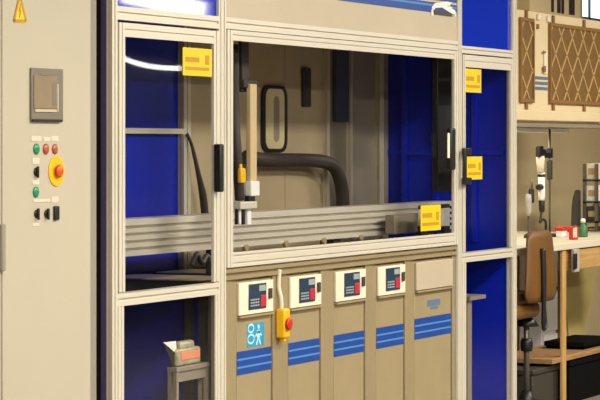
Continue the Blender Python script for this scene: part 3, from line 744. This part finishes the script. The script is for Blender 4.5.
# ------------------------------------------------------------------ chair
cy = -0.02
c0, c1 = W(527, 270, cy).x, W(558.5, 270, cy).x
ccx = (c0+c1)/2
t = thing('lab_chair', 'brown leather lab chair pulled up to the bench', 'chair', (ccx-0.05, 0.08, 0))
zt2 = W(540, 231, cy).z; zb2 = W(540, 302, cy).z
def shell(x0b, x1b, x0t, x1t, z0, z1, y, th, bow, n=10, m_=10, r=0.05):
    """padded backrest: tapered, rounded top corners, bowed"""
    b = MB(); F = []; Bk = []
    for j in range(m_+1):
        v = j/m_; z = z0+(z1-z0)*v
        xa = x0b+(x0t-x0b)*v; xb2 = x1b+(x1t-x1b)*v
        e = 0.0
        if z1-z < r: e = r-math.sqrt(max(0, r*r-(r-(z1-z))**2))
        if z-z0 < r: e = max(e, r-math.sqrt(max(0, r*r-(r-(z-z0))**2)))
        ra, rb_ = [], []
        for i in range(n+1):
            u = i/n; x = xa+e+(xb2-xa-2*e)*u
            yy = y+bow*((2*u-1)**2)+0.012*v*v
            pad = th*(0.35+0.65*math.sin(math.pi*min(1, max(0.0, u)))**0.5*math.sin(math.pi*min(1, max(0, 0.06+v*0.88)))**0.5)
            ra.append(b.bm.verts.new((x, yy-pad/2, z))); rb_.append(b.bm.verts.new((x, yy+pad/2, z)))
        F.append(ra); Bk.append(rb_)
    fs = []
    for j in range(m_):
        for i in range(n):
            fs.append(b.bm.faces.new((F[j][i], F[j][i+1], F[j+1][i+1], F[j+1][i])))
            fs.append(b.bm.faces.new((Bk[j][i+1], Bk[j][i], Bk[j+1][i], Bk[j+1][i+1])))
        fs.append(b.bm.faces.new((Bk[j][0], F[j][0], F[j+1][0], Bk[j+1][0]))); fs.append(b.bm.faces.new((F[j][n], Bk[j][n], Bk[j+1][n], F[j+1][n])))
    for i in range(n):
        fs.append(b.bm.faces.new((F[0][i+1], F[0][i], Bk[0][i], Bk[0][i+1]))); fs.append(b.bm.faces.new((F[m_][i], F[m_][i+1], Bk[m_][i+1], Bk[m_][i])))
    b._done(fs, True); return b
shell(c0+0.0, c1-0.01, c0+0.07, c1-0.06, zb2, zt2, cy, 0.035, 0.012).build('backrest', M['leather'], t)
# bracket spine on the back of the backrest, continuing to the seat
sxx = W(543, 270, cy-0.02).x
b = MB(); b.tube([(sxx, cy-0.018, W(543, 248, cy).z), (sxx, cy-0.022, W(543, 270, cy).z), (sxx, cy-0.025, W(543, 300, cy).z), (sxx+0.0, cy-0.02, W(543, 322, cy).z), (sxx+0.03, cy-0.015, W(543, 329, cy).z), (sxx+0.075, cy-0.01, W(543, 325, cy).z), (sxx+0.075, cy+0.0, W(543, 303, cy).z)], [0.016, 0.018, 0.014, 0.010, 0.009, 0.009, 0.009], 10, True)
b.build('back_bracket', M['black'], t, 'black curved bracket behind the backrest')
s0, s1 = XR1+0.02, W(538, 305, 0.03).x
szt = W(531, 300, 0.02).z; szb = W(531, 319, 0.02).z
MB().box(s0, s1+0.03, 0.02, 0.36, szb, szt-0.015, 0.035, 3).build('seat', M['leather'], t)
MB().box(s0+0.02, s1, 0.03, 0.34, szt-0.03, szt+0.045, 0.03, 3).build('seat_cushion', M['dk_leather'], t, 'dark seat cushion')
px_ = W(526.5, 350, 0.1).x
MB().lathe([(0.016, 0), (0.016, 0.62)], (px_, 0.1, 0.07), 'z', 14).build('gas_column', M['chrome'], t)
MB().lathe([(0.03, 0), (0.034, 0.02), (0.034, 0.05), (0.028, 0.07)], (px_, 0.1, W(527, 351, 0.1).z), 'z', 14).build('column_collar', M['black'], t)
MB().lathe([(0.07, 0), (0.05, 0.03), (0.03, 0.05)], (px_, 0.1, szb-0.05), 'z', 14).build('seat_plate', M['black'], t)
MB().lathe([(0.05, 0), (0.045, 0.05), (0.026, 0.10)], (px_, 0.1, 0.05), 'z', 14).build('hub', M['black'], t)
for k in range(5):
    a = 2*math.pi*k/5+0.3; e = Vector((px_+0.26*math.cos(a), 0.1+0.26*math.sin(a), 0.065))
    lg = MB().tube([(px_, 0.1, 0.09), e], [0.022, 0.014], 8).build('base_leg', M['charcoal'], t)
    MB().cyl((e.x-0.02*math.sin(a), e.y+0.02*math.cos(a), 0.03), (e.x+0.02*math.sin(a), e.y-0.02*math.cos(a), 0.03), 0.03, n=14).build('caster', M['black'], lg)

# ------------------------------------------------------------------ things on the bench
# clamped instrument on a rod
iy = 0.5
rt = thing('bench_instrument', 'upright cream and black instrument clamped to a thin rod behind the chair', 'instrument', (W(549.5, 240, iy).x, iy, bz))
p0 = W(549.7, 127, iy); rz0 = bz
MB().cyl((p0.x, iy, rz0+0.02), (p0.x, iy, zb_-0.03), 0.007, n=10).build('rod', M['chrome'], rt)
MB().box(p0.x-0.14, p0.x+0.06, iy-0.04, iy+0.03, rz0, rz0+0.02, 0.004).build('base', M['charcoal'], rt)
ix = W(541.5, 180, iy).x
Z = lambda py: W(541.5, py, iy).z
MB().lathe([(0.021, Z(172)), (0.027, Z(158)), (0.024, Z(156))], (ix-0.02, iy, 0), 'z', 18).build('upper_barrel', M['cream'], rt)
MB().lathe([(0.018, Z(200)), (0.022, Z(196)), (0.021, Z(172.5))], (ix, iy, 0), 'z', 18).build('lower_barrel', M['white'], rt)
MB().lathe([(0.022, Z(177)), (0.024, Z(176.6)), (0.024, Z(174.6)), (0.022, Z(174.2))], (ix, iy, 0), 'z', 18).build('ring', M['black'], rt)
b = MB(); b.box(ix-0.07, ix+0.0, iy-0.015, iy+0.015, Z(157), Z(146), 0.006); b.box(ix-0.02, ix+0.06, iy-0.012, iy+0.012, Z(156), Z(149), 0.005); b.box(ix+0.02, p0.x, iy-0.01, iy+0.008, Z(158), Z(153), 0.004); b.box(p0.x-0.02, p0.x+0.02, iy-0.015, iy+0.015, Z(158), Z(148), 0.005)
b.build('clamp_head', M['black'], rt)
MB().box(p0.x-0.025, p0.x+0.015, iy-0.015, iy+0.012, Z(180), Z(160), 0.005).build('focus_block', M['charcoal'], rt)
MB().lathe([(0.014, Z(212)), (0.018, Z(210)), (0.018, Z(201.5)), (0.015, Z(200.5))], (ix+0.005, iy, 0), 'z', 16).build('tip', M['black'], rt)
b = MB(); b.cyl((ix-0.015, iy-0.0, Z(187)), (ix-0.09, iy-0.01, Z(187)), 0.020, 0.016, 14); b.build('side_knob', M['black'], rt)
b = MB(); b.tube([(ix, iy, Z(212)), (ix-0.01, iy, Z(216)), (ix-0.04, iy-0.005, Z(222)), (ix+0.0, iy-0.005, Z(219.5)), (ix+0.06, iy-0.005, Z(222)), (ix+0.08, iy, Z(229)), (ix+0.08, iy, bz+0.02)], 0.008, 8, True)
b.build('cable', M['black'], rt, 'black looped cable')
# small upright tool left of it
tx = W(528.5, 200, 0.55).x; Z2 = lambda py: W(528.5, py, 0.55).z
t = thing('soldering_tool', 'slim dark tool standing upright left of the clamped instrument', 'tool', (tx, 0.55, bz))
MB().lathe([(0.03, bz), (0.027, bz+0.02), (0.006, bz+0.03), (0.006, Z2(214))], (tx, 0.55, 0), 'z', 16).build('stand', M['charcoal'], t)
MB().lathe([(0.006, Z2(216)), (0.017, Z2(212)), (0.020, Z2(200)), (0.016, Z2(194))], (tx, 0.55, 0), 'z', 16).build('grip', M['pale_grey'], t)
MB().lathe([(0.017, Z2(203)), (0.019, Z2(200)), (0.016, Z2(190)), (0.008, Z2(188))], (tx+0.02, 0.54, 0), 'z', 16).build('collar', M['black'], t)
MB().lathe([(0.006, Z2(189)), (0.005, Z2(178))], (tx+0.03, 0.54, 0), 'z', 10).build('nozzle', M['chrome'], t)
# red can
ry = 0.22
p = W(573.5, 241, ry); zt3 = W(573.5, 226, ry).z
t = thing('drink_can', 'red drink can with white marking on the bench', 'can', (p.x, ry, bz))
r = 0.028; h_ = zt3-bz
MB().lathe([(r*0.82, 0), (r, 0.008), (r, h_-0.010), (r*0.82, h_)], (p.x, ry, bz), 'z', 28).build('can_body', M['red'], t)
MB().lathe([(r*0.80, 0), (r*0.82, 0.003), (r*0.76, 0.003)], (p.x, ry, bz+h_), 'z', 24).build('can_lid', M['chrome'], t)
b = MB()
for k in range(5):      # wavy pale mark wrapped on the side facing the camera
    for q in range(2):
        a = math.radians(225+(-20+q*26)); zc_ = bz+h_*(0.24+0.14*k)
        cx_, cy_ = p.x+(r+0.0005)*math.cos(a), ry+(r+0.0005)*math.sin(a)
        tx_, ty_ = -math.sin(a)*0.006, math.cos(a)*0.006
        v = [b.bm.verts.new((cx_-tx_, cy_-ty_, zc_-0.005)), b.bm.verts.new((cx_+tx_, cy_+ty_, zc_-0.002)), b.bm.verts.new((cx_+tx_, cy_+ty_, zc_+0.007)), b.bm.verts.new((cx_-tx_, cy_-ty_, zc_+0.004))]
        b._done([b.bm.faces.new(v)])
b.build('can_marking', M['cream'], t, 'pale marking on the can')
# white carton with red lid
q0, q1 = W(562, 235, 0.4).x, W(567.5, 235, 0.4).x
t = thing('supply_box', 'low white box with a red lid left of the red can', 'box', ((q0+q1)/2, 0.42, bz))
z5 = W(562, 227, 0.4).z
MB().box(q0, q1, 0.4, 0.44, bz, z5-0.02, 0.005).build('body', M['white'], t)
MB().box(q0-0.006, q1+0.006, 0.394, 0.446, z5-0.025, z5, 0.005).build('lid', M['red'], t)
# green bottle
p = W(583, 238, 0.3)
t = thing('spray_bottle', 'small green bottle right of the red can', 'bottle', (p.x, 0.3, bz))
MB().lathe([(0.028, 0), (0.03, 0.01), (0.03, 0.06), (0.012, 0.08), (0.012, 0.09)], (p.x, 0.3, bz), 'z', 18).build('bottle_body', M['bottle'], t)
MB().lathe([(0.015, 0), (0.015, 0.02), (0.008, 0.026)], (p.x, 0.3, bz+0.088), 'z', 14).build('cap', M['white'], t)
# charcoal leaning lamp hood
q0 = W(577.5, 225, 0.62).x; q1 = W(581, 225, 0.62).x
zz1 = W(576, 190, 0.62).z
t = thing('lamp_hood', 'dark rounded charcoal hood standing behind the red can', 'hood', ((q0+q1)/2, 0.66, bz))
prf = [(0.665, bz+0.02), (0.66, bz+(zz1-bz)*0.6), (0.652, zz1-0.05), (0.64, zz1-0.008), (0.632, zz1), (0.622, zz1-0.01), (0.62, bz+0.02)]
MB().prism(prf, 'x', q0, q1).build('hood_shell', M['charcoal'], t)
MB().box(q0-0.02, q1+0.02, 0.612, 0.69, bz, bz+0.02, 0.004).build('base', M['black'], t)
# rack with boxes
ry0 = 0.52
q0 = W(597.5, 200, ry0).x; q1 = q0+0.62; RD = 0.10
zl_ = [W(590, py, ry0).z for py in (222, 202, 180)]
rk = thing('bench_rack', 'open grey metal rack with three shelves on the bench at the right edge', 'rack', ((q0+q1)/2, ry0+0.05, bz))
for x_ in (q0, q1-0.02):
    for y_ in (ry0, ry0+RD-0.02): MB().box(x_, x_+0.02, y_, y_+0.02, bz, W(590, 164, ry0).z).build('upright', M['chrome'], rk)
for z_ in zl_: MB().box(q0, q1, ry0, ry0+RD, z_-0.012, z_).build('shelf', M['charcoal'], rk)
def carton(dx0, w, z0, py1, m, label, y=ry0+0.012, d=0.075):
    zt4 = W(592, py1, y).z; x0 = q0+dx0; x1 = x0+w
    t = thing('carton', label, 'box', ((x0+x1)/2, y+d/2, z0))
    MB().box(x0, x1, y, y+d, z0+0.0005, zt4, 0.004).build('body', M[m], t)
    MB().box(x0-0.001, x0-0.0001, y+0.015, y+d-0.015, z0+(zt4-z0)*0.3, z0+(zt4-z0)*0.7).build('box_label', M['carton'], t, 'tan label')
carton(0.03, 0.4, zl_[2], 163.5, 'cream', 'cream box on the top shelf of the rack')
carton(0.03, 0.45, zl_[1], 185.5, 'white', 'white box on the middle shelf of the rack')
carton(0.03, 0.10, zl_[0], 207, 'charcoal', 'dark box on the lowest rack shelf')
carton(0.16, 0.3, zl_[0], 205, 'cream', 'cream box on the lowest rack shelf')
carton(0.04, 0.3, bz, 228, 'charcoal', 'dark low box under the rack on the bench')
